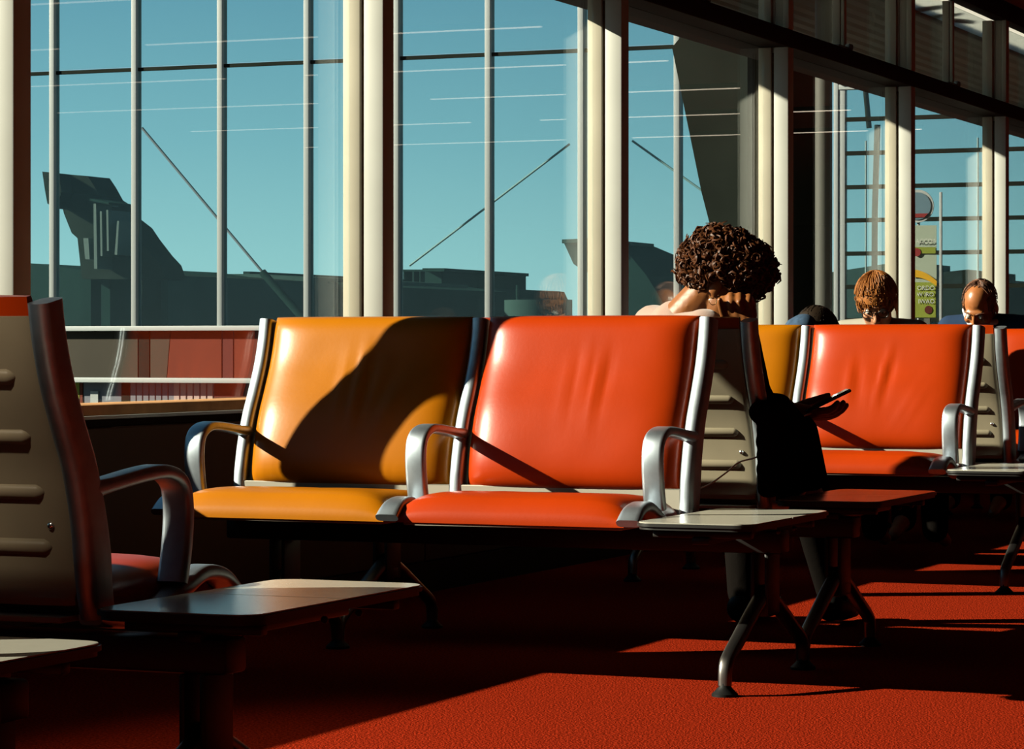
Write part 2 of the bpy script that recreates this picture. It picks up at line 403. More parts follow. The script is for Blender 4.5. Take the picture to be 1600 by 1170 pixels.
def make_bench(name, X0, Yp, facing, seats, label, group=None, table=True):
    """facing -1: sitters look towards -Y.  seats: list of (colour, crease kind) from the +X end."""
    s = 1 if facing < 0 else -1
    root = empty(name, (X0, Yp, 0)); tag(root, label, 'bench', group)
    key = lambda k: (k, s)
    n = len(seats)
    for i in range(n + 1):
        x = -.6 * i
        def post():
            bm = bmesh.new(); P = fl([V(0, p.y, p.z) for p in PS], s)
            sec = rrect(.018, .030, .014)
            k = len(P); sc = [(1, 1.0 + .25 * max(0, 1 - abs(q / k - .25) / .3)) for q in range(k)]
            sweep(bm, P, sec, sc); return finish('post', bm, 'alu', None, 50)
        part(key('post'), post, root, (x, 0, 0))
        def arm():
            bm = bmesh.new()
            P = spline([V(0, -.085, .572), V(0, -.15, .578), V(0, -.28, .592), V(0, -.345, .592), V(0, -.386, .572), V(0, -.398, .53), V(0, -.392, .47), V(0, -.378, .415)], 5)
            k = len(P) - 1
            sc = [((.62 + .38 * min(1, q / k * 2.0)), 1.0 + .5 * max(0, .18 - q / k) / .18) for q in range(k + 1)]
            sweep(bm, fl(P, s), rrect(.026, .011, .009), sc)
            box(bm, (-.0165, min(-.095 * s, -.125 * s), .545), (.0165, max(-.085 * s, -.125 * s), .580), .008)
            return finish('armrest', bm, 'alu', None, 50)
        part(key('arm'), arm, root, (x, 0, 0))
        def nose():
            bm = bmesh.new()
            P = spline([V(0, -.13, .385), V(0, -.22, .372), V(0, -.33, .378), V(0, -.40, .405), V(0, -.46, .425), V(0, -.52, .418), V(0, -.56, .392)], 5)
            sweep(bm, fl(P, s), rrect(.021, .012, .009), [(1, 1.3)] * 12 + [(1 + .02 * q, 1.2 - .02 * q) for q in range(len(P) - 12)])
            return finish('seat_bracket', bm, 'alu', None, 50)
        part(key('nose'), nose, root, (x, 0, 0))
    for i, (c, kind) in enumerate(seats):
        x = -.6 * i - .3
        part(key(('bc', c, kind)), lambda: finish('backrest', back_cushion(kind, s < 0), c, None, 60), root, (x, 0, 0))
        part(key(('sc', c)), lambda: finish('seat', seat_cushion(kind, s < 0), c, None, 60), root, (x, 0, 0))
        def panel():
            bm = bmesh.new(); z0, z1 = .405, .838
            def P(u, v): z = z0 + (z1 - z0) * (v + 1) / 2; y, nn = prof(z); return V(.278 * u, y, z) - nn * .013
            def N(u, v): return -prof(z0 + (z1 - z0) * (v + 1) / 2)[1]
            heightgrid(bm, P, N, lambda u, v: .006 * max(0, 1 - abs(u) ** 16) ** .5 + (.010 if v < -.93 else 0), 20, 30, 0, s < 0)
            return finish('back_panel', bm, 'beige', None, 50)
        pn = part(key('panel'), panel, root, (x, 0, 0))
        for q, z in enumerate((.752, .664, .577, .490)):
            y, nn = prof(z)
            def rib():
                bm = bmesh.new(); d = .010
                L = .243
                P = [V(-L, 0, 0), V(-L + .006, 0, 0), V(-L + .013, 0, 0), V(L - .013, 0, 0), V(L - .006, 0, 0), V(L, 0, 0)]
                sweep(bm, P, circ(.0135, 12), [.3, .75, 1, 1, .75, .3]); return finish('rib', bm, 'beige', None, 60)
            r = part('rib', rib, pn, (0, (y - nn.y * .0145) * s, z - nn.z * .0145))
        for sx_ in (-1, 1):
            y, nn = prof(.52)
            r = part('rivet', lambda: (lambda b_: (sphere(b_, V(0, 0, 0), (.006, .004, .006)), finish('rivet', b_, 'silver', None, 60))[1])(bmesh.new()), pn, (.245 * sx_, (y - nn.y * .021) * s, .52))
        def pan():
            bm = bmesh.new()
            for a, b in (((-.272, -.53, .374), (.272, -.09, .383)), ((-.286, -.168, .374), (.286, -.158, .452))):
                box(bm, (a[0], min(a[1] * s, b[1] * s), a[2]), (b[0], max(a[1] * s, b[1] * s), b[2]), .002, 1)
            return finish('seat_pan', bm, 'cream', None, 40)
        part(key('pan'), pan, root, (x, 0, 0))
    bx0, bx1 = -.6 * n - .03, (.24 if table else .05)
    bm = bmesh.new(); box(bm, (bx0, min(-.11 * s, -.18 * s), .305), (bx1, max(-.11 * s, -.18 * s), .358), .006)
    finish('beam', bm, 'dark', root, 40)
    for x in ([.19 if table else -.05] + [-.6 * n + .12]):
        def col():
            bm = bmesh.new()
            for dx in (-.022, .012):
                box(bm, (dx, min(-.10 * s, -.19 * s), .16), (dx + .010, max(-.10 * s, -.19 * s), .306), .003)
            box(bm, (-.022, min(-.11 * s, -.18 * s), .155), (.022, max(-.11 * s, -.18 * s), .20), .01)
            return finish('column', bm, 'dark', None, 40)
        part(key('col'), col, root, (x, 0, 0))
        for sg in (-1, 1):
            def leg():
                bm = bmesh.new()
                P = spline([V(0, -.145, .215), V(0, -.145 + .09 * sg, .175), V(0, -.145 + .19 * sg, .125), V(0, -.145 + .265 * sg, .088), V(0, -.145 + .292 * sg, .066), V(0, -.145 + .298 * sg, .024)], 5)
                sweep(bm, fl(P, s), rrect(.015, .013, .011), [1.25 - .25 * q / len(P) for q in range(len(P))])
                return finish('leg', bm, 'darkalu', None, 50)
            lg = part(key(('leg', sg)), leg, root, (x, 0, 0))
            def foot():
                bm = bmesh.new()
                rr = [(.030, 0), (.030, .006), (.022, .013), (.014, .022), (.013, .030)]
                rings = [[bm.verts.new((r * math.cos(a * math.pi / 8), r * math.sin(a * math.pi / 8), z)) for a in range(16)] for r, z in rr]
                for a_, b_ in zip(rings, rings[1:]):
                    for q in range(16): bm.faces.new((a_[q], a_[(q + 1) % 16], b_[(q + 1) % 16], b_[q]))
                bm.faces.new(rings[0][::-1]); bm.faces.new(rings[-1]); return finish('foot', bm, 'rubber', None, 35)
            part('foot', foot, lg, (0, (-.145 + .298 * sg) * s, 0))
    if table:
        def tab():
            bm = bmesh.new(); ya, yb = sorted((-.66 * s, -.04 * s)); xc, yc = .185, (ya + yb) / 2
            for z0, z1, sh, hw in ((.386, .393, .004, 0), (.393, .400, 0, 0)):
                pts = [V(xc + a, yc + b, z0) for a, b in rrect(.140 - sh, .31 - sh, .045, 6)]
                prism(bm, pts, (0, 0, z1 - z0))
            o = finish('table_top', bm, 'dark', None, 40); return o
        tt = part(key('tab'), tab, root, (0, 0, 0)); tt['label'] = 'black edged table top'
        def leaf(y0, y1):
            bm = bmesh.new(); xc, yc = .185, -.35 * s
            full = [V(xc + a, yc + b, .4002) for a, b in rrect(.136, .306, .041, 6)]
            lo, hi = sorted((y0 * s, y1 * s))
            vs = [bm.verts.new(p) for p in full]; f = bm.faces.new(vs)
            for yy, nn in ((lo, V(0, -1, 0)), (hi, V(0, 1, 0))):
                bmesh.ops.bisect_plane(bm, geom=bm.verts[:] + bm.edges[:] + bm.faces[:], plane_co=V(0, yy, 0), plane_no=nn, clear_outer=True)
            r = bmesh.ops.extrude_face_region(bm, geom=bm.faces[:])
            for v in r['geom']:
                if isinstance(v, bmesh.types.BMVert): v.co.z += .0025
            return finish('laminate_leaf', bm, 'table', None, 40)
        a = part(key('leafa'), lambda: leaf(-.70, -.352), tt, (0, 0, 0)); part(key('leafb'), lambda: leaf(-.348, 0), tt, (0, 0, 0))
        def brk():
            bm = bmesh.new()
            for yy in (-.58, -.12):
                box(bm, (.07, yy * s - .012, .366), (.30, yy * s + .012, .382), .003)
            box(bm, (.165, min(-.6 * s, -.1 * s), .352), (.205, max(-.6 * s, -.1 * s), .368), .003)
            for yy in (-.30, -.42):
                sphere(bm, V(.309, yy * s, .374), .006)
            return finish('table_bracket', bm, 'dark', None, 40)
        part(key('brk'), brk, root, (0, 0, 0))
    return root
XB = -2.284
make_bench('tandem_bench', XB, 6.667, -1, [('orange', 1), ('yellow', 0)], 'sunlit bench of one yellow and one orange seat, nearest complete bench in the middle')
make_bench('tandem_bench', XB, 6.98, 1, [('orange', 0), ('orange', 1)], 'bench back to back with the middle bench, curly haired person sitting in it')
make_bench('tandem_bench', XB, 3.66, 1, [('orange', 0)], 'large foreground bench at left, seen from behind with ribbed beige back and red seat')
make_bench('tandem_bench', XB, 3.35, -1, [('orange', 0), ('orange', 1)], 'bench at the lower left corner showing only its pale side table')
make_bench('tandem_bench', XB - .045, 9.60, -1, [('orange', 2), ('yellow', 0)], 'orange and yellow bench behind the phone, in front of the woman with glasses')
make_bench('tandem_bench', XB - .045, 9.913, 1, [('orange', 0), ('orange', 1)], 'bench with upright beige ribbed back below the balding man, facing away')
make_bench('tandem_bench', XB - .03, 12.15, -1, [('orange', 0), ('yellow', 1)], 'far orange bench cut by the right edge, where the woman with glasses sits')
make_bench('tandem_bench', XB - .03, 13.80, -1, [('orange', 0), ('orange', 1)], 'farthest bench, hidden but for its sitter, the balding man', None, False)

# ================================================================== PEOPLE
def unit_ball(u, v):
    vs = [V(0, 0, 1)]; fs = []
    for i in range(1, v):
        t = math.pi * i / v
        for j in range(u): vs.append(V(math.sin(t) * math.cos(2 * math.pi * j / u), math.sin(t) * math.sin(2 * math.pi * j / u), math.cos(t)))
    vs.append(V(0, 0, -1)); L = len(vs) - 1
    for j in range(u):
        k = (j + 1) % u
        fs.append((0, 1 + j, 1 + k)); fs.append((L, L - u + k, L - u + j))
        for i in range(v - 2): fs.append((1 + i * u + j, 1 + (i + 1) * u + j, 1 + (i + 1) * u + k, 1 + i * u + k))
    return vs, fs
BALL = unit_ball(12, 8); BALL2 = unit_ball(18, 12)
class Blob:
    def __init__(s): s.v = []; s.f = []
    def put(s, B, c, r, R=None):
        n = len(s.v)
        for p in B[0]:
            q = V(p.x * r[0], p.y * r[1], p.z * r[2]); s.v.append(c + (R @ q if R else q))
        s.f.extend(tuple(i + n for i in f) for f in B[1])
    def ball(s, p, r): s.put(BALL, Vector(p), (r, r, r))
    def ell(s, p, r, R=None): s.put(BALL2, Vector(p), tuple(r), R)
    def limb(s, pts, rs):
        for (a, b, ra, rb) in zip(pts, pts[1:], rs, rs[1:]):
            a, b = Vector(a), Vector(b); L = (b - a).length; k = max(2, int(L / (min(ra, rb) * .17)))
            for i in range(k + 1):
                t = i / k; s.ball(a.lerp(b, t), ra + (rb - ra) * t)
    def build(s, name, m, voxel, it=5, parent=None):
        me = bpy.data.meshes.new(name); me.from_pydata(s.v, [], s.f); me.update()
        o = bpy.data.objects.new(name, me); COL.objects.link(o)
        r = o.modifiers.new('r', 'REMESH'); r.mode = 'VOXEL'; r.voxel_size = voxel; r.use_smooth_shade = True
        sm = o.modifiers.new('s', 'SMOOTH'); sm.factor = .5; sm.iterations = it
        dg = bpy.context.evaluated_depsgraph_get()
        nm = bpy.data.meshes.new_from_object(o.evaluated_get(dg)); nm.name = name
        o.modifiers.clear(); o.data = nm; bpy.data.meshes.remove(me)
        nm.materials.clear(); nm.materials.append(M[m]); nm.shade_smooth()
        if parent: o.parent = parent
        return o
def basis(f, up=V(0, 0, 1)):
    f = f.normalized(); l = up.cross(f).normalized(); u = f.cross(l)
    return Matrix((f, l, u)).transposed()          # columns: forward, left, up
class Head:
    def __init__(s, c, yaw, pitch, roll=0, k=.96):
        f = V(math.cos(yaw) * math.cos(pitch), math.sin(yaw) * math.cos(pitch), -math.sin(pitch))
        s.R = basis(f) @ Matrix.Rotation(roll, 3, 'X'); s.c = Vector(c); s.k = k
    def p(s, x, y, z): return s.c + s.R @ (V(x, y, z) * s.k)
    def add(s, b, ears=True):
        k = s.k; E = lambda c, r: b.ell(s.p(*c), [q * k for q in r], s.R)
        E((-.012, 0, .03), (.096, .074, .088)); E((.028, 0, -.035), (.066, .062, .085)); E((.045, 0, -.088), (.042, .044, .034))
        E((.078, 0, .022), (.020, .050, .012)); E((.083, 0, -.110), (.018, .020, .016))
        b.limb([s.p(.094, 0, .008), s.p(.108, 0, -.020), s.p(.116, 0, -.036)], [.0075, .009, .012])
        for q in (-1, 1):
            b.ball(s.p(.104, .012 * q, -.040), .009); E((.066, .042 * q, -.028), (.026, .020, .020))
            if ears: E((-.006, .080 * q, -.010), (.019, .010, .032)); E((.000, .080 * q, -.036), (.009, .006, .010))
        E((.092, 0, -.066), (.013, .024, .0075)); E((.090, 0, -.080), (.013, .021, .0075))
    def eyes(s, parent, lids=True):
        for q in (-1, 1):
            bm = bmesh.new(); sphere(bm, s.p(.080, .031 * q, -.002), .0125, 12, 9); finish('eye', bm, 'eye', parent, 60)
            bm = bmesh.new(); sphere(bm, s.p(.0895, .031 * q, -.006), (.004, .0055, .0055), 10, 7, s.R.to_4x4()); finish('iris', bm, 'iris', parent, 60)
    def brows(s, parent, m):
        for q in (-1, 1):
            bm = bmesh.new(); tube(bm, [s.p(.097, .012 * q, .020), s.p(.094, .03 * q, .027), s.p(.082, .05 * q, .022)], [.003, .004, .002], 6); finish('eyebrow', bm, m, parent, 60)
    def mouth(s, parent, m):
        bm = bmesh.new(); tube(bm, [s.p(.092, -.022, -.073), s.p(.103, 0, -.072), s.p(.092, .022, -.073)], [.003, .005, .003], 6); finish('lips', bm, m, parent, 60)
def hand(b, wrist, fwd, pal, thumb_side, curl=(.9, .9, .9, .9), thumb=(.6, .7, .2), spread=.0, k=1.0):
    """fwd: towards the knuckles, pal: direction the palm faces, thumb_side: +1 / -1 along fwd x pal"""
    fwd = fwd.normalized(); pal = (pal - fwd * pal.dot(fwd)).normalized(); sd = fwd.cross(pal) * thumb_side
    tips = []
    ln = [.074, .083, .077, .060]
    for i in range(4):
        o = (1.5 - i) * .0205
        kn = wrist + (fwd * (.088 - .004 * abs(i - 1)) + sd * o) * k
        b.limb([wrist + (fwd * .012 + sd * o * .6) * k, wrist + (fwd * .05 + sd * o * .85) * k, kn], [.0145 * k, .0135 * k, .0105 * k])
        a = 0; p = kn; pts = [p]; sp = spread * (1.5 - i)
        for j_, fr in enumerate((.46, .30, .24)):
            a += curl[i] * (1.0 if j_ else .8)
            d = (fwd * math.cos(a) + pal * math.sin(a) + sd * sp).normalized()
            p = p + d * ln[i] * fr * k; pts.append(p)
        b.limb(pts, [.0110 * k, .0104 * k, .0096 * k, .0082 * k]); tips.append(pts)
    t0 = wrist + (fwd * .022 + sd * .022 + pal * .006) * k
    d = (fwd * thumb[0] + sd * thumb[1] + pal * thumb[2]).normalized(); t1 = t0 + d * .044 * k
    d2 = (d + fwd * .35 + pal * .1 - sd * .15).normalized(); t2 = t1 + d2 * .034 * k; t3 = t2 + (d2 - sd * .1).normalized() * .026 * k
    b.limb([t0, t1, t2, t3], [.0145 * k, .012 * k, .0098 * k, .0078 * k])
    return tips

# ---- the curly haired person
H1 = Head(at(1128, 446, 7.34), math.radians(14), math.radians(27))
c7 = at(1056, 497, 7.32)
pel = V(-2.585, 7.43, .53); chest = V(-2.60, 7.38, .76)
lsh = at(1022, 512, 7.50); rsh = at(1100, 520, 7.21)
relb = at(1176, 624, 7.25); rwr = at(1163, 526, 7.20)
lelb = at(1128, 640, 7.62); lwr = at(1228, 637, 7.64)
rhip = V(-2.50, 7.37, .52); lhip = V(-2.65, 7.46, .52)
rkn = V(-2.375, 7.66, .545); rank = V(-2.345, 7.93, .10)
lkn = V(-2.60, 7.88, .50); lank = V(-2.60, 7.90, .09)
def body(b, g, parts):
    """g: extra radius of a garment over the skin"""
    if 'torso' in parts:
        b.limb([pel, pel.lerp(chest, .5), chest, chest.lerp(c7, .6)], [.125 + g, .115 + g, .120 + g, .085 + g])
        b.limb([lsh, c7 - V(0, 0, .055), rsh], [.052 + g, .058 + g, .052 + g]); b.limb([chest, lsh], [.09 + g, .055 + g]); b.limb([chest, rsh], [.09 + g, .055 + g])
    if 'neck' in parts: b.limb([c7 - V(0, 0, .02), H1.p(-.035, 0, -.05)], [.056, .052])
    if 'larm' in parts: b.limb([lsh, lelb, lwr], [.050 + g, .040 + g, .027 + g])
    if 'rarm' in parts: b.limb([rsh, relb, rwr], [.050 + g, .040 + g, .027 + g])
    if 'legs' in parts:
        b.limb([rhip, rkn, rank], [.085 + g, .058 + g, .038 + g]); b.limb([lhip, lkn, lank], [.085 + g, .058 + g, .038 + g]); b.ball(pel, .13 + g)
b = Blob(); body(b, 0, ('torso', 'neck', 'larm', 'rarm', 'legs')); H1.add(b)
fd = (rwr - relb).normalized()
tipsr = hand(b, rwr, (fd + V(-.1, 0, .25)), at(1100, 480, 6.6) - rwr, -1, (1.2, 1.2, 1.15, 1.1), (.85, .25, .6), k=1.08)
hd = V(CT, ST, .0)
tipsl = hand(b, lwr, (hd * .95 + V(0, 0, -.20)), V(-.15, .2, 1.0), -1, (.30, .36, .40, .40), (.95, .25, .75), k=1.06)
b.limb([rank, rank + V(.0, .05, -.06), rank + V(.01, .17, -.07)], [.037, .034, .022]); b.limb([lank, lank + V(.0, .05, -.05), lank + V(0, .17, -.06)], [.037, .034, .022])
p1 = b.build('person', 'skin1', .0045, 4)
tag(p1, 'person with dark curly hair in pale pink, cheek on fist, holding a phone', 'person')
b = Blob(); body(b, .010, ('torso',)); b.limb([lsh, lsh.lerp(lelb, .45)], [.064, .058]); b.limb([rsh, rsh.lerp(relb, .3)], [.062, .058]); b.build('shirt', 'pink', .007, 6, p1)
b = Blob(); body(b, .014, ('rarm',))  # black jacket; its colour also stands in for shade on arm and lap
b.limb([lelb.lerp(lsh, .5), lelb, lwr.lerp(lelb, .12)], [.062, .056, .042])
b.limb([relb, relb.lerp(rhip, .5) + V(.05, .05, 0), rhip.lerp(rkn, .5) + V(.02, 0, .03)], [.058, .075, .075])
b.limb([rsh, chest + V(.05, -.03, -.02), pel + V(.06, 0, .03)], [.06, .10, .125])
b.limb([V(-2.262, 7.00, .625), V(-2.262, 7.20, .625), V(-2.255, 7.30, .585), V(-2.25, 7.45, .43)], [.030, .032, .030, .022])
b.limb([V(-2.252, 7.02, .55), V(-2.252, 7.28, .53), V(-2.25, 7.40, .43)], [.028, .028, .022]); b.limb([V(-2.25, 7.01, .48), V(-2.25, 7.34, .48)], [.026, .026]); b.limb([V(-2.25, 7.02, .432), V(-2.25, 7.44, .432)], [.026, .026])
b.limb([V(-2.25, 7.02, .58), V(-2.25, 7.24, .58)], [.028, .028]); b.limb([V(-2.25, 7.02, .515), V(-2.25, 7.30, .505)], [.028, .028]); b.limb([V(-2.25, 7.02, .455), V(-2.25, 7.38, .455)], [.026, .024])
b.limb([V(-2.262, 7.1, .63), V(-2.36, 7.2, .60), V(-2.42, 7.4, .58)], [.035, .05, .06])
b.build('jacket', 'black', .007, 5, p1)
b = Blob(); body(b, .012, ('legs',)); b.limb([relb + V(.0, .12, -.03), rkn], [.045, .06]); b.build('trousers', 'black', .008, 5, p1)
for nm, q in (('shoe', rank), ('shoe', lank)):
    b = Blob(); b.limb([q + V(0, -.03, -.045), q + V(0, .06, -.05), q + V(0, .18, -.055)], [.042, .044, .034]); b.build(nm, 'rubber', .007, 4, p1)
# curls
bm = bmesh.new()
sphere(bm, H1.p(-.022, 0, .040), tuple(x * .96 for x in (.108, .074, .102)), 24, 16, H1.R.to_4x4())
sphere(bm, H1.p(.034, 0, .074), tuple(x * .96 for x in (.080, .074, .062)), 18, 12, H1.R.to_4x4())
rnd = random.Random(3)
cnt = 0
while cnt < 1250:
    d = V(rnd.gauss(0, 1), rnd.gauss(0, 1), rnd.gauss(0, 1)).normalized()
    if cnt % 5 < 2:
        q = V(.030 + .086 * d.x, .094 * d.y, .068 + .074 * d.z)
        if d.x < -.5: continue
    else:
        q = V(-.022 + .114 * d.x, .100 * d.y, .040 + .108 * d.z)
    if q.x > .075 and q.z < .000: continue
    if (q - V(-.004, -.082, -.016)).length < .036: continue
    if q.x > .03 and q.z < .02 and q.z > .0 and abs(q.y) < .05: continue
    if q.x > -.02 and q.z < -.005: continue
    if q.z < -.036: continue
    c = H1.p(*(q * 1.0)); rad = rnd.uniform(.007, .0135); c = c + (H1.R @ d) * rnd.uniform(-.012, .010); ax = (H1.R @ (d + V(rnd.uniform(-.9, .9), rnd.uniform(-.9, .9), rnd.uniform(-.9, .4)))).normalized()
    fr = basis(ax, V(.3, .2, .9)); pts = []
    ph = rnd.uniform(0, 6.28); L = rnd.uniform(.012, .028)
    for s_ in range(10):
        t = s_ / 9; a = ph + t * 9.5
        pts.append(c + fr @ V(t * L - L * .4, rad * math.cos(a), rad * math.sin(a)))
    tube(bm, pts, [.0036] * 8 + [.0026, .0012], 4); cnt += 1
hr = finish('hair', bm, 'hair1', p1, 60, False)
# earring and ring
bm = bmesh.new(); ec = H1.p(.004, -.083, -.048)
tube(bm, [ec + H1.R @ V(.010 * math.cos(a * math.pi / 8), 0, .010 * math.sin(a * math.pi / 8)) for a in range(17)], .0014, 6); finish('earring', bm, 'gold', p1, 60)
f_ = tipsr[0]; a_ = f_[0].lerp(f_[1], .75); ax = (f_[1] - f_[0]).normalized(); fr = basis(ax, V(.2, .1, .95))
bm = bmesh.new(); tube(bm, [a_ + fr @ V(0, .0098 * math.cos(q * math.pi / 8), .0098 * math.sin(q * math.pi / 8)) for q in range(17)], .0022, 6); finish('ring', bm, 'silver', p1, 60)
H1.eyes(p1)
# phone and cable
pc = at(1293, 626, 7.66); pf = (hd * .86 + V(0, 0, .42)).normalized(); pr = V(-ST, CT, 0); pn_ = pf.cross(pr).normalized()
if pn_.z < 0: pn_ = -pn_
Rm = Matrix((pf, pr, pn_)).transposed().to_4x4()
ph = empty('phone', pc); tag(ph, 'black smartphone held out by the curly haired person', 'phone')
bm = bmesh.new(); box(bm, (-.068, -.036, -.0045), (.068, .036, .0045), .004, 3); bm.transform(Rm); finish('case', bm, 'phone', ph, 40)
bm = bmesh.new(); box(bm, (-.063, -.033, .0045), (.063, .033, .0052)); bm.transform(Rm); finish('screen', bm, 'screen', ph)
bm = bmesh.new()
cp = spline([at(1090, 764, 6.98), at(1108, 757, 7.0), at(1135, 738, 7.02), at(1155, 722, 7.03), at(1182, 714, 7.03), at(1194, 700, 7.04), at(1200, 680, 7.08), at(1215, 661, 7.20), at(1240, 656, 7.45), at(1268, 645, 7.64)], 6)
tube(bm, cp, .0022, 6); tag(finish('charging_cable', bm, 'cable', None, 60), 'thin pale cable curving across the beige seat back to the phone', 'cable')

# ---- simple seated bodies for the two readers and the slumped passenger
def sitter(H, pel, lean, shw, fy, skin, label, vox=.007):
    c7_ = H.p(-.045, 0, -.125); ch = pel.lerp(c7_, .62) + V(0, .02, 0)
    ax = V(-fy, 0, 0)           # towards the sitter's left when fy=-1 gives +X
    ls, rs = c7_ + V(shw, 0, -.040), c7_ + V(-shw, 0, -.040)
    K = dict(c7=c7_, ch=ch, ls=ls, rs=rs)
    K['le'] = ls + V(.05, .03 * fy, -.26); K['re'] = rs + V(-.05, .03 * fy, -.26)
    K['lw'] = pel + V(.09, .36 * fy, .13); K['rw'] = pel + V(-.07, .36 * fy, .13)
    K['lh'] = pel + V(.09, .02 * fy, -.02); K['rh'] = pel + V(-.09, .02 * fy, -.02)
    K['lk'] = pel + V(.12, .43 * fy, -.02); K['rk'] = pel + V(-.12, .43 * fy, -.02)
    K['la'] = V(K['lk'].x, K['lk'].y + .03 * fy, .09); K['ra'] = V(K['rk'].x, K['rk'].y + .03 * fy, .09)
    def up(b, g):
        b.limb([pel, pel.lerp(ch, .5), ch, ch.lerp(c7_, .55)], [.13 + g, .12 + g, .125 + g, .09 + g])
        b.limb([ls, c7_ - V(0, 0, .035), rs], [.055 + g, .062 + g, .055 + g]); b.limb([ch, ls], [.09 + g, .055 + g]); b.limb([ch, rs], [.09 + g, .055 + g])
        b.limb([ls, K['le'], K['lw']], [.052 + g, .042 + g, .028 + g]); b.limb([rs, K['re'], K['rw']], [.052 + g, .042 + g, .028 + g])
    def lo(b, g):
        b.ball(pel, .135 + g)
        for q in 'lr': b.limb([K[q + 'h'], K[q + 'k'], K[q + 'a']], [.085 + g, .058 + g, .04 + g])
    b = Blob(); up(b, 0); lo(b, 0); H.add(b); b.limb([c7_ - V(0, 0, .02), H.p(-.03, 0, -.05)], [.058, .055])
    for q, sg in (('l', 1), ('r', -1)):
        hand(b, K[q + 'w'], V(-.4 * sg, fy, -.05), V(-.6 * sg, 0, .8), sg, (.5, .5, .5, .5), (.7, .6, .3))
        b.limb([K[q + 'a'], K[q + 'a'] + V(0, .16 * fy, -.055)], [.038, .024])
    o = b.build('person', skin, vox, 3); tag(o, label, 'person')
    return o, K, up, lo
def strands(H, parent, m, n, thick, cond, ell, crown, seed, r=.0022, name='hair'):
    bm = bmesh.new(); rn = random.Random(seed)
    c0, R0 = ell
    sphere(bm, H.p(*c0), tuple(x * .96 * .99 for x in R0), 20, 14, H.R.to_4x4())
    bmesh.ops.delete(bm, geom=[f for f in bm.faces if not cond(H.R.transposed() @ (f.calc_center_median() - H.c) / H.k)], context='FACES')
    bmesh.ops.solidify(bm, geom=bm.faces[:], thickness=.004)
    made = 0
    for _ in range(n * 6):
        if made >= n: break
        d = V(rn.gauss(0, 1), rn.gauss(0, 1), rn.gauss(0, 1)).normalized()
        q = V(c0[0] + R0[0] * d.x, R0[1] * d.y, c0[2] + R0[2] * d.z)
        if not cond(q): continue
        away = (d - crown * d.dot(crown)); away = away.normalized() if away.length > .05 else V(1, 0, 0)
        pts = []; k = 6
        for s_ in range(k):
            dd = (d + away * (s_ / (k - 1) - .5) * thick * 14).normalized(); g = 1 + .05 * rn.random() + .02
            qq = V(c0[0] + R0[0] * dd.x * g, R0[1] * dd.y * g, c0[2] + R0[2] * dd.z * g)
            if s_ > 2 and not cond(qq): break
            pts.append(H.p(*qq))
        if len(pts) < 3: continue
        tube(bm, pts, [r] * (len(pts) - 1) + [r * .4], 4); made += 1
    return finish(name, bm, m, parent, 60, False)

# woman reading on the far bench
H2 = Head(at(1370, 474, 11.70), math.radians(-78), math.radians(24), math.radians(4), .96)
p2, K2, up2, lo2 = sitter(H2, V(-3.21, 11.92, .53), 0, .155, -1, 'skin2', 'person with short auburn hair and dark glasses looking down behind the orange seat')
b = Blob(); up2(b, .012); b.build('jacket', 'cream', .009, 4, p2)
b = Blob(); lo2(b, .012); b.build('trousers', 'black', .009, 4, p2)
def c2(q): return q.z > -.055 and not (q.x > .035 and q.z < .052 - .5 * max(0, q.x - .05) and abs(q.y) < .062) and not (q.x > .012 and q.z < .0) and not (abs(q.y) > .06 and q.x > -.01 and q.z < -.01)
strands(H2, p2, 'hair2', 900, .06, c2, ((-.008, 0, .036), (.110, .088, .100)), V(-.3, 0, 1).normalized(), 5)
H2.eyes(p2); H2.brows(p2, 'hair2'); H2.mouth(p2, 'maroon')
def spectacles(H, parent):
    bm = bmesh.new()
    for q in (-1, 1):
        tube(bm, [H.p(.108, .033 * q + .023 * math.cos(a * math.pi / 8), -.006 + .018 * math.sin(a * math.pi / 8)) for a in range(17)], .0022, 6)
        tube(bm, [H.p(.106, .056 * q, 0), H.p(.08, .072 * q, 0), H.p(-.005, .080 * q, .002)], .002, 6)
    tube(bm, [H.p(.108, -.011, 0), H.p(.113, 0, .003), H.p(.108, .011, 0)], .002, 6)
    finish('glasses', bm, 'frame', parent, 60)
spectacles(H2, p2)
bm = bmesh.new(); ec = H2.p(.0, .082, -.05); tube(bm, [ec + H2.R @ V(.011 * math.cos(a * math.pi / 8), 0, .011 * math.sin(a * math.pi / 8)) for a in range(17)], .002, 6); finish('earring', bm, 'gold', p2, 60)

# balding man further back
H3 = Head(at(1531, 478, 13.28), math.radians(-98), math.radians(38), math.radians(-5), .97)
p3, K3, up3, lo3 = sitter(H3, V(-3.20, 13.58, .53), 0, .17, -1, 'skin3', 'balding person in a navy sweater with white collar, head bowed, at the right')
b = Blob(); up3(b, .014); b.build('sweater', 'navy', .009, 4, p3)
b = Blob(); lo3(b, .012); b.build('trousers', 'black', .009, 4, p3)
b = Blob(); cc = H3.p(-.028, 0, -.098)
for a in range(14):
    t = a / 14 * 2 * math.pi; b.ball(cc + V(.066 * math.cos(t), .066 * math.sin(t) - .01, -.01 + .012 * math.sin(t)), .017)
b.limb([at(1508, 484, 13.42), at(1514, 496, 13.30), at(1522, 512, 13.24)], [.016, .022, .022]); b.build('collar', 'collar', .006, 3, p3)
def c3(q): return q.z > -.05 and q.x < .022 + .25 * max(0, abs(q.y) - .02) and (q.z < .06 or q.x < -.0) and not (abs(q.y) > .06 and q.x > -.015 and q.z < .0)
strands(H3, p3, 'hair3', 600, .035, c3, ((-.012, 0, .03), (.100, .0785, .092)), V(-.3, 0, 1).normalized(), 9, .0018)
H3.eyes(p3); H3.brows(p3, 'hair3'); H3.mouth(p3, 'maroon')

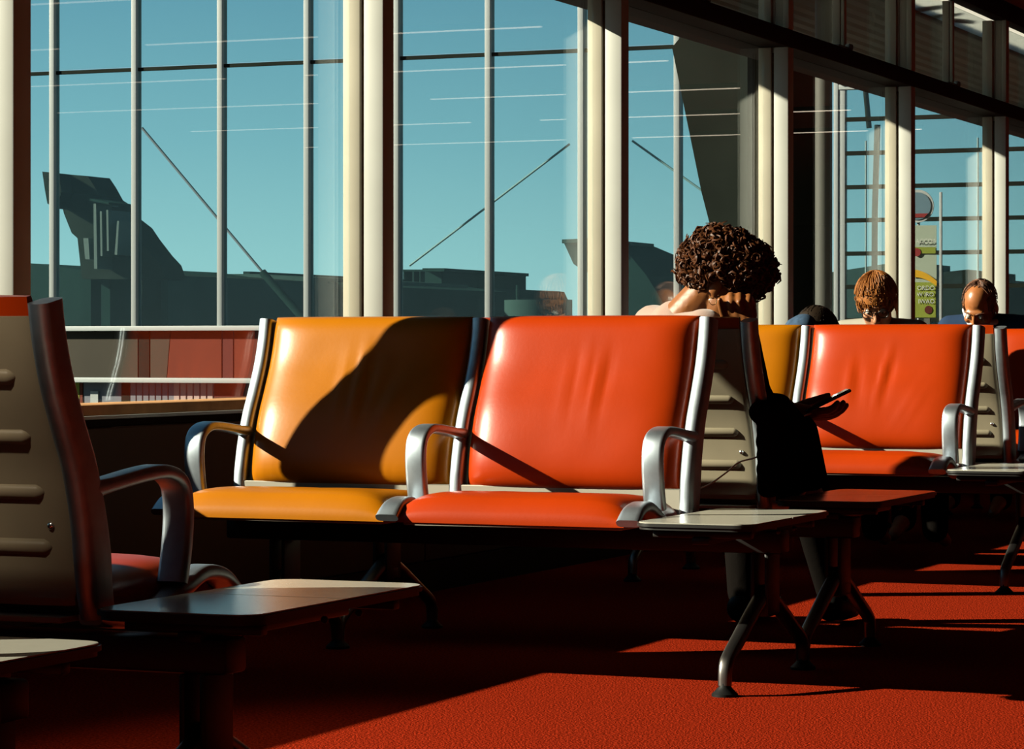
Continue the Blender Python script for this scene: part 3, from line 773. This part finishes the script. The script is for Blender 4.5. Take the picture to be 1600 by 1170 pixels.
# slumped passenger behind the yellow seat
H4 = Head(at(1274, 527, 10.62), math.radians(75), math.radians(40), 0, .88)
p4, K4, up4, lo4 = sitter(H4, V(-2.93, 10.42, .53), 0, .115, 1, 'skin2', 'dark haired person slumped low in blue denim behind the second yellow seat', .009)
b = Blob(); up4(b, .012); b.limb([K4['rs'], at(1256, 512, 10.5), at(1244, 516, 10.5)], [.065, .055, .05]); b.build('jacket', 'denim', .010, 4, p4)
b = Blob(); lo4(b, .012); b.build('trousers', 'black', .010, 4, p4)
strands(H4, p4, 'hair4', 500, .06, lambda q: q.z > -.06 and not (q.x > .03 and q.z < .05), ((-.008, 0, .034), (.108, .086, .098)), V(-.3, 0, 1).normalized(), 11)

# ================================================================== OUTSIDE
tag(struct(mkbox('ground', (-300, -80, -3.2), (60, 400, -3.0), 'apron')))
# glazed walkway across the apron
YF = 26.5
gw = empty('glazed_walkway', at(560, 542, YF)); gw.location.z = 0
tag(gw, 'long glazed walkway outside with white mullions, seen through the left windows', 'building')
g0 = gw.location.copy()
def rel(p): return Vector(p) - g0
mx = [-40, 85, 213, 347, 482, 622, 765, 910, 1060, 1215]
X_ = [at(p, 542, YF).x for p in mx]
zt = at(300, 105, YF).z; zr1 = at(250, 513, YF).z; zr2 = at(250, 594, YF).z
ztop = 5.2
def pbox(name, a, b, m, parent, bev=0): return mkbox(name, rel(a), rel(b), m, parent, bev)
for i, x in enumerate(X_):
    bm = bmesh.new(); box(bm, (-.03, -.06, zr1), (.03, .06, ztop), .006)
    o = part('wm', lambda: finish('mullion', bm, 'white', None, 40), gw, rel((x, YF, 0)))
for a, b in zip(X_, X_[1:]):
    pbox('pane', (a + .031, YF - .01, zr1 + .03), (b - .031, YF + .0, zt - .02), 'tglass', gw)
    pbox('pane', (a + .031, YF - .01, zt + .03), (b - .031, YF + .0, ztop), 'tglass', gw)
pbox('transom', (X_[0], YF - .02, zt - .018), (X_[-1], YF + .03, zt + .018), 'bdark', gw)
pbox('rail', (X_[0], YF - .09, zr1 - .026), (X_[-1], YF + .06, zr1 + .026), 'white', gw, .006)
pbox('rail', (X_[0], YF - .09, zr2 - .026), (X_[-1], YF + .06, zr2 + .026), 'white', gw, .006)
pbox('roof', (X_[0] - .2, YF - .3, ztop), (X_[-1] + .3, YF + 3.4, ztop + .3), 'white', gw)
def spand(px0, px1, m, nm='spandrel', sl0=0, sl1=0, dy=0.0, zz=None):
    z0, z1 = zz or (zr2 + .028, zr1 - .028)
    a, b = at(px0, 542, YF).x, at(px1, 542, YF).x
    pts = [rel((a - sl0, YF + dy, z0)), rel((b - sl1, YF + dy, z0)), rel((b, YF + dy, z1)), rel((a, YF + dy, z1))]
    bm = bmesh.new(); prism(bm, pts, (0, .04, 0)); return finish(nm, bm, m, gw)
spand(-40, 93, 'bdark'); spand(95, 215, 'greyp'); spand(217, 233, 'bdark', 'post'); spand(235, 266, 'greyp', 'spandrel', 0, .045); spand(267, 346, 'redp', 'spandrel', .045, 0)
spand(348, 364, 'maroon', 'post'); spand(366, 480, 'redp'); spand(482, 498, 'maroon', 'post'); spand(500, 640, 'redp'); spand(642, 900, 'redp'); spand(902, 1215, 'redp')
# walkway floor edge and the fins under the lower rail
pbox('floor_slab', (X_[0], YF + .1, -.25), (X_[-1], YF + 3, zr2 - .25), 'greyp', gw)
for i in range(7):
    spand(200 + 10 * i, 208 + 10 * i, 'bluegrey', 'fin', dy=.05, zz=(zr2 - .30, zr2 - .03))
for i in range(6):
    spand(268 + 10.5 * i, 276 + 10.5 * i, 'pinkw', 'fin', dy=.05, zz=(zr2 - .30, zr2 - .03))
spand(331, 700, 'maroon', 'dado', dy=.05, zz=(zr2 - .30, zr2 - .03)); spand(186, 199, 'bdark', 'post', dy=.05, zz=(zr2 - .3, zr2 - .03))
spand(-40, 100, 'bdark', 'dado', dy=.05, zz=(zr2 - .3, zr2 - .03)); spand(101, 120, 'ygreen', 'dado', dy=.05, zz=(zr2 - .3, zr2 - .03))
spand(121, 125, 'redp', 'post', dy=.05, zz=(zr2 - .3, zr2 - .03)); spand(126, 185, 'bluegrey', 'dado', dy=.06, zz=(zr2 - .3, zr2 - .03)); spand(138, 150, 'white', 'bollard', dy=.04, zz=(zr2 - .3, zr2 - .12))
# braces inside the walkway
def brace(a, b, Y, r, m, nm='brace'):
    bm = bmesh.new(); tube(bm, [rel(at(*a, Y)), rel(at(*b, Y))], r, 8); finish(nm, bm, m, gw, 60)
brace((222, 200), (410, 425), 28.6, .016, 'bluegrey'); brace((410, 425), (478, 503), 28.6, .045, 'bgreen')
brace((640, 415), (890, 225), 28.6, .012, 'white'); brace((988, 220), (1100, 300), 28.6, .012, 'white')

# far silhouettes beyond the walkway
def far(name, polys, Y, depth, label, cat, group=None, extra=None):
    c = sum((at(px, 542, Y).x for px, _ in polys[0][1]), 0) / len(polys[0][1])
    root = empty(name, (c, Y, -3)); tag(root, label, cat, group); o0 = root.location
    for nm, pts, dd, m in polys:
        bm = bmesh.new(); prism(bm, [at(px, y, Y + dd) - o0 for px, y in pts], (0, depth, 0)); finish(nm, bm, m, root)
    return root
GB = 800
far('boarding_bridge', [
    ('hood', [(66, 268), (92, 271), (96, 300), (88, 326), (74, 318), (70, 296)], 0, 'bdark'),
    ('body', [(90, 271), (137, 275), (147, 290), (158, 310), (172, 319), (186, 340), (204, 354), (216, 372), (236, 398), (250, 413), (258, 436), (128, 436), (121, 372), (112, 364), (100, 334), (92, 300)], .5, 'bdark'),
    ('column', [(126, 430), (142, 430), (142, GB), (126, GB)], 1.0, 'bgreen'), ('column', [(158, 430), (172, 430), (172, GB), (158, GB)], 1.0, 'bgreen'),
    ('rib', [(146, 318), (150, 318), (152, 420), (147, 420)], -.2, 'rib'), ('rib', [(156, 330), (159, 330), (160, 400), (157, 400)], -.2, 'rib'),
    ('rib', [(166, 328), (169, 328), (170, 392), (167, 392)], -.2, 'rib'), ('rib', [(183, 345), (186, 345), (183, 398), (179, 398)], -.2, 'rib'),
    ('rib', [(130, 372), (138, 372), (140, 405), (133, 405)], -.2, 'rib'), ('rib', [(140, 310), (170, 316), (170, 319), (140, 314)], -.3, 'bgreen')],
    58, 1.0, 'dark hooked boarding bridge silhouette beyond the walkway at far left', 'boarding bridge')
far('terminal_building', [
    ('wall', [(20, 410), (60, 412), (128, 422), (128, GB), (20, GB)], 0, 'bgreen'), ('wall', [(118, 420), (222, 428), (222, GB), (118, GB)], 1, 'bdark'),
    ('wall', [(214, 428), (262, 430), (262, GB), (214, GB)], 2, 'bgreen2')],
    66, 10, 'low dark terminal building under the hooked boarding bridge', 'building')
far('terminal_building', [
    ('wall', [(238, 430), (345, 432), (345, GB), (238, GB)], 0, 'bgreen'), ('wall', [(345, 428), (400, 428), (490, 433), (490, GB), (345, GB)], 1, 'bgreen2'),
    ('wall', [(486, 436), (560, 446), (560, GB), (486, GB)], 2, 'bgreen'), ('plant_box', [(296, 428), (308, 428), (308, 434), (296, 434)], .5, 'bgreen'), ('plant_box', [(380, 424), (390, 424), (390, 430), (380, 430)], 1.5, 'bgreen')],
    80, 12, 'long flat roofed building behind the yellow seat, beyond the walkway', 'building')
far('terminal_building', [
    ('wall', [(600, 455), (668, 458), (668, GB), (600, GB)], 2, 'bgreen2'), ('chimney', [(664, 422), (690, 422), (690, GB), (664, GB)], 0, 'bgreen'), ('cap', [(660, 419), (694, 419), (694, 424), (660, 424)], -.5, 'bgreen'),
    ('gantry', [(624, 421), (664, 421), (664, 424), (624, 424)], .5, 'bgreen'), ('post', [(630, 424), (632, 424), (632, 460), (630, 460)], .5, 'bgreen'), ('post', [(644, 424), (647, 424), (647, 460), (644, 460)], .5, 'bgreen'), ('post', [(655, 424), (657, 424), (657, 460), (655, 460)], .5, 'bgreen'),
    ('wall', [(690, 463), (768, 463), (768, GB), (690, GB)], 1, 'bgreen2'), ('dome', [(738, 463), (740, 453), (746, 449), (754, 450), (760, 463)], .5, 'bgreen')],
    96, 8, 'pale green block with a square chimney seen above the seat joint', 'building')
bm = bmesh.new(); tcn = at(818, 542, 90); r_ = (at(866, 542, 90).x - at(770, 542, 90).x) / 2 * .95; h_ = at(818, 468, 90).z
bmesh.ops.create_cone(bm, segments=40, radius1=r_, radius2=r_, depth=h_ + 3, cap_ends=True, matrix=Matrix.Translation((0, 0, (h_ + 3) / 2)))
tk = finish('storage_tank', bm, 'bgreen2', None, 40, loc=(tcn.x, 90 + r_, -3)); tag(tk, 'squat round storage tank right of the chimney block', 'tank')
bm = bmesh.new(); tube(bm, [V(-.4, -r_ * .6, h_ + 3), V(-.4, -r_ * .6, h_ + 3.5)], .06); finish('vent', bm, 'bgreen', tk)
far('slanted_hood', [('canopy', [(880, 377), (926, 375), (985, 400), (1010, 430), (1065, 520), (1065, GB), (985, GB), (962, 500), (938, 430), (912, 424), (896, 412)], 0, 'bgreen'), ('fascia', [(878, 374), (928, 372), (928, 378), (878, 380)], -.4, 'bgreen2')],
    62, 4, 'sloping dark hood beyond the walkway, left of the curly hair', 'canopy')

# dark leaning block, steel column and canopy outside the right windows
YD = 16.2
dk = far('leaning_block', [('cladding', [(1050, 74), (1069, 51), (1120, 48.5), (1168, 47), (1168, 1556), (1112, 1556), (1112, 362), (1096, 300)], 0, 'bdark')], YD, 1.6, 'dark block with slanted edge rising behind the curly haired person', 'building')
cb = at(1287, 542, YD - .5)
bm = bmesh.new(); tube(bm, [V(0, 0, 0), V(0, 0, 5.9)], .048, 20)
sc_ = finish('steel_column', bm, 'steel', None, 50, loc=(cb.x, cb.y, -3)); tag(sc_, 'round grey steel column outside left of the white framed wall', 'column')
for z in (.0, 5.75):
    bm = bmesh.new(); tube(bm, [V(0, 0, z), V(0, 0, z + .04)], .09, 20); finish('flange', bm, 'steel', sc_, 40)
cy = empty('canopy', (-5.0, 10, 2.9)); tag(cy, 'slatted soffit canopy outside above the right hand windows', 'canopy')
for i in range(8):
    def sl():
        bm = bmesh.new()
        sec = [V(0, 0, 0), V(.03, 0, -.018), V(.10, 0, -.018), V(.128, 0, 0), V(.128, 0, .03), V(0, 0, .03)]
        prism(bm, sec, (0, 30, 0)); return finish('slat', bm, 'slat', None)
    part('slat', sl, cy, (-.78 + .135 * i, .4, 0))
bm = bmesh.new(); box(bm, (.305, .4, 0), (.72, 30.4, .02)); finish('frosted_strip', bm, 'frost', cy)
bm = bmesh.new(); box(bm, (.28, .4, -.02), (.305, 30.4, .06)); finish('edge_trim', bm, 'beam', cy)
bm = bmesh.new(); box(bm, (-.78, .3, .035), (.28, 30.4, .08)); finish('deck', bm, 'beam', cy)
# a few leaves lying on the frosted strip
for px, y, a, lb in ((1447, 24, .6, 'dark leaf lowest at the left of the bright strip, top right'), (1455, 8, 1.0, 'dark leaf near the upper left end of the bright strip, top right'), (1476, 20, 1.2, 'dark leaf in the middle of the bright strip, beside the glazing bar'), (1503, 28, .3, 'dark leaf farthest right on the bright strip above the slats')):
    z = 2.921; Z_ = F * (z - EYE) / (HY - y); lat = (px - 800) / F * Z_
    p = V(-Z_ * ST + lat * CT, Z_ * CT + lat * ST, z)
    bm = bmesh.new(); L = .40
    pts = [V(-L / 2, 0, 0), V(-L / 4, .07, .0), V(0, .09, 0), V(L / 4, .05, 0), V(L / 2, .0, 0), V(L / 4, -.05, 0), V(0, -.07, 0), V(-L / 4, -.05, 0)]
    prism(bm, pts, (0, 0, .006)); bm.transform(Matrix.Rotation(a + 1.2, 4, 'Z'))
    tag(finish('leaf', bm, 'leaf', None, loc=p), lb, 'leaf', 'leaves by the bright strip')

# white framed louvred glass wall closing the canopy
YL = 24.5
lw = empty('glass_end_wall', (at(1450, 542, YL).x, YL, 0)); tag(lw, 'white framed glass wall crossed by dark bars outside the right windows', 'building')
g0 = lw.location.copy()
xa, xb, xc, xd = at(1304, 542, YL).x, at(1311, 542, YL).x, at(1322, 542, YL).x, -4.22
ztp = at(1330, 118, YL).z; zfr = at(1330, 140, YL).z
pbox('frame', (xa, YL - .03, -.2), (xb, YL + .05, ztp + .05), 'white', lw, .004); pbox('frame', (xb + .004, YL - .02, -.2), (xc - .004, YL + .05, ztp), 'white', lw, .004)
pbox('header', (xb + .004, YL - .06, zfr + .05), (xd, YL + .05, ztp + .14), 'white', lw, .004); pbox('header', (xb + .004, YL - .03, zfr), (xd, YL + .05, zfr + .045), 'white', lw, .004)
zs = [at(1350, y, YL).z for y in (186, 239, 292, 344, 396, 448, 500, 552)]
zl = zfr
for z in zs:
    pbox('glazing_bar', (xc, YL - .02, z - .018), (xd, YL + .03, z + .018), 'bdark', lw)
    pbox('pane', (xc, YL + .0, z + .019), (xd, YL + .008, zl - (.019 if zl != zfr else 0)), 'tglass', lw); zl = z
pbox('plinth', (xc, YL - .02, -.2), (xd, YL + .03, zs[-1] - .019), 'bdark', lw)
for px in (1353, 1528):
    x = at(px, 542, YL + 1.5).x; bm = bmesh.new(); tube(bm, [rel((x, YL + 1.5, -.2)), rel((x, YL + 1.5, 2.7))], .009, 8); finish('pole', bm, 'white', lw, 60)
x = at(1470, 542, YL - .4).x
pbox('pole', (x - .011, YL - .41, -.1), (x + .011, YL - .385, at(1470, 300, YL - .4).z), 'white', lw, .003)
bm = bmesh.new(); x = at(1290, 542, YL + 3)
far('service_block', [('wall', [(1474, 425), (1512, 421), (1512, 620), (1474, 620)], 0, 'bdark'), ('wall', [(1512, 436), (1560, 436), (1560, 620), (1512, 620)], 1, 'bgreen'), ('wall', [(1472, 452), (1545, 448), (1545, 620), (1472, 620)], -.3, 'bdark')],
    27, 2, 'dark low block behind the glass end wall beside the balding man', 'building')
far('distant_building', [('wall', [(1385, 412), (1430, 410), (1430, 640), (1300, 640), (1300, 425)], 0, 'bgreen2')], 60, 3, 'grey green building behind the glass end wall, left of the poster', 'building')  # plain grey green block beyond the glass wall
mp = empty('flag_mast', at(1363, 542, 45)); mp.location.z = -3; tag(mp, 'slim dark mast seen through the barred glass wall', 'mast'); o0 = mp.location
bm = bmesh.new(); tube(bm, [at(1352, 135, 45) - o0, at(1358, 200, 45) - o0], .045); finish('upper_pole', bm, 'bdark', mp, 60)
bm = bmesh.new(); tube(bm, [at(1371, 195, 45) - o0, at(1367, 330, 45) - o0, V(0, 0, 0)], .05); finish('pole', bm, 'bdark', mp, 60)
# poster stand with a green sheet
YP = 18.6
po = empty('poster', at(1446, 542, YP)); po.location.z = at(1446, 496, YP).z
tag(po, 'tall green poster with yellow arc and pale lettering outside beside the white pole', 'poster'); g0 = po.location.copy()
A = lambda px, y: rel(at(px, y, YP))
def sheet(nm, pts, d0, m):
    bm = bmesh.new(); prism(bm, [A(*p) + V(0, -d0, 0) for p in pts], (0, .003, 0)); return finish(nm, bm, m, po)
sheet('board', [(1428, 352), (1463, 352), (1463, 497), (1428, 497)], -.006, 'pgrey')
sheet('green_field', [(1428, 441), (1462, 441), (1462, 496), (1428, 496)], 0, 'ygreen')
arc = [(1428 + 36 * t, 421 + 3 * t + 15 * t * t) for t in [q / 8 for q in range(9)]]
sheet('yellow_arc', arc + [(x_ - .5, y_ + 12 - 4 * i / 8) for i, (x_, y_) in reversed(list(enumerate(arc)))], .004, 'yel')
sheet('green_band', [(1428, 386), (1462, 386), (1462, 396), (1428, 396)], .002, 'ygreen')
bm = bmesh.new()
prism(bm, [A(1451 + 6 * math.cos(a * math.pi / 10), 484 + 6.5 * math.sin(a * math.pi / 10)) + V(0, -.004, 0) for a in range(20)], (0, .003, 0)); finish('dot', bm, 'maroon', po)
bm = bmesh.new()
prism(bm, [A(1433 + 6 * math.cos(a * math.pi / 10), 394 + 6.5 * math.sin(a * math.pi / 10)) + V(0, -.006, 0) for a in range(20)], (0, .003, 0)); finish('dot', bm, 'signred', po)
for s_, px, y, sz in (('ACCDA', 1431, 380, .040), ('ORDO', 1433, 453, .040), ('W IRO', 1433, 463, .038), ('IWAO', 1435, 474, .040)):
    cu = bpy.data.curves.new('lettering', 'FONT'); cu.body = s_; cu.size = sz; cu.extrude = .001
    o = bpy.data.objects.new('lettering', cu); COL.objects.link(o)
    me = bpy.data.meshes.new_from_object(o.evaluated_get(bpy.context.evaluated_depsgraph_get()))
    COL.objects.unlink(o); bpy.data.objects.remove(o)
    o = bpy.data.objects.new('lettering', me); COL.objects.link(o); me.materials.clear(); me.materials.append(M['txt'])
    o.parent = po; o.rotation_euler = (math.pi / 2, 0, 0); o.location = A(px, y) + V(0, -.007, 0)
bm = bmesh.new(); x0_ = A(1448, 500); box(bm, (x0_.x - .02, .004, -3.0 - po.location.z), (x0_.x + .02, .03, x0_.z + .1)); finish('stand', bm, 'steel', po)
# round sign above the poster
rs = empty('round_sign', at(1434, 322, YP + .3)); tag(rs, 'round pale sign with red edge behind the window above the poster', 'sign')
for nm, r0, r1, d, m in (('rim', .0, .110, 0, 'white'), ('face', .0, .092, -.006, 'signblue')):
    bm = bmesh.new(); bmesh.ops.create_cone(bm, segments=40, radius1=r1, radius2=r1, depth=.012, cap_ends=True, matrix=Matrix.Translation((0, d, 0)) @ Matrix.Rotation(math.pi / 2, 4, 'X')); finish(nm, bm, m, rs, 40)
bm = bmesh.new(); prism(bm, [V(-.05, -.016, -.076), V(.05, -.016, -.076), V(.075, -.016, -.05), V(-.075, -.016, -.05)], (0, .006, 0)); finish('band', bm, 'signred', rs)
bm = bmesh.new(); tube(bm, [V(0, .02, -3.0 - rs.location.z), V(0, .02, .1)], .01); finish('stem', bm, 'white', rs, 60)
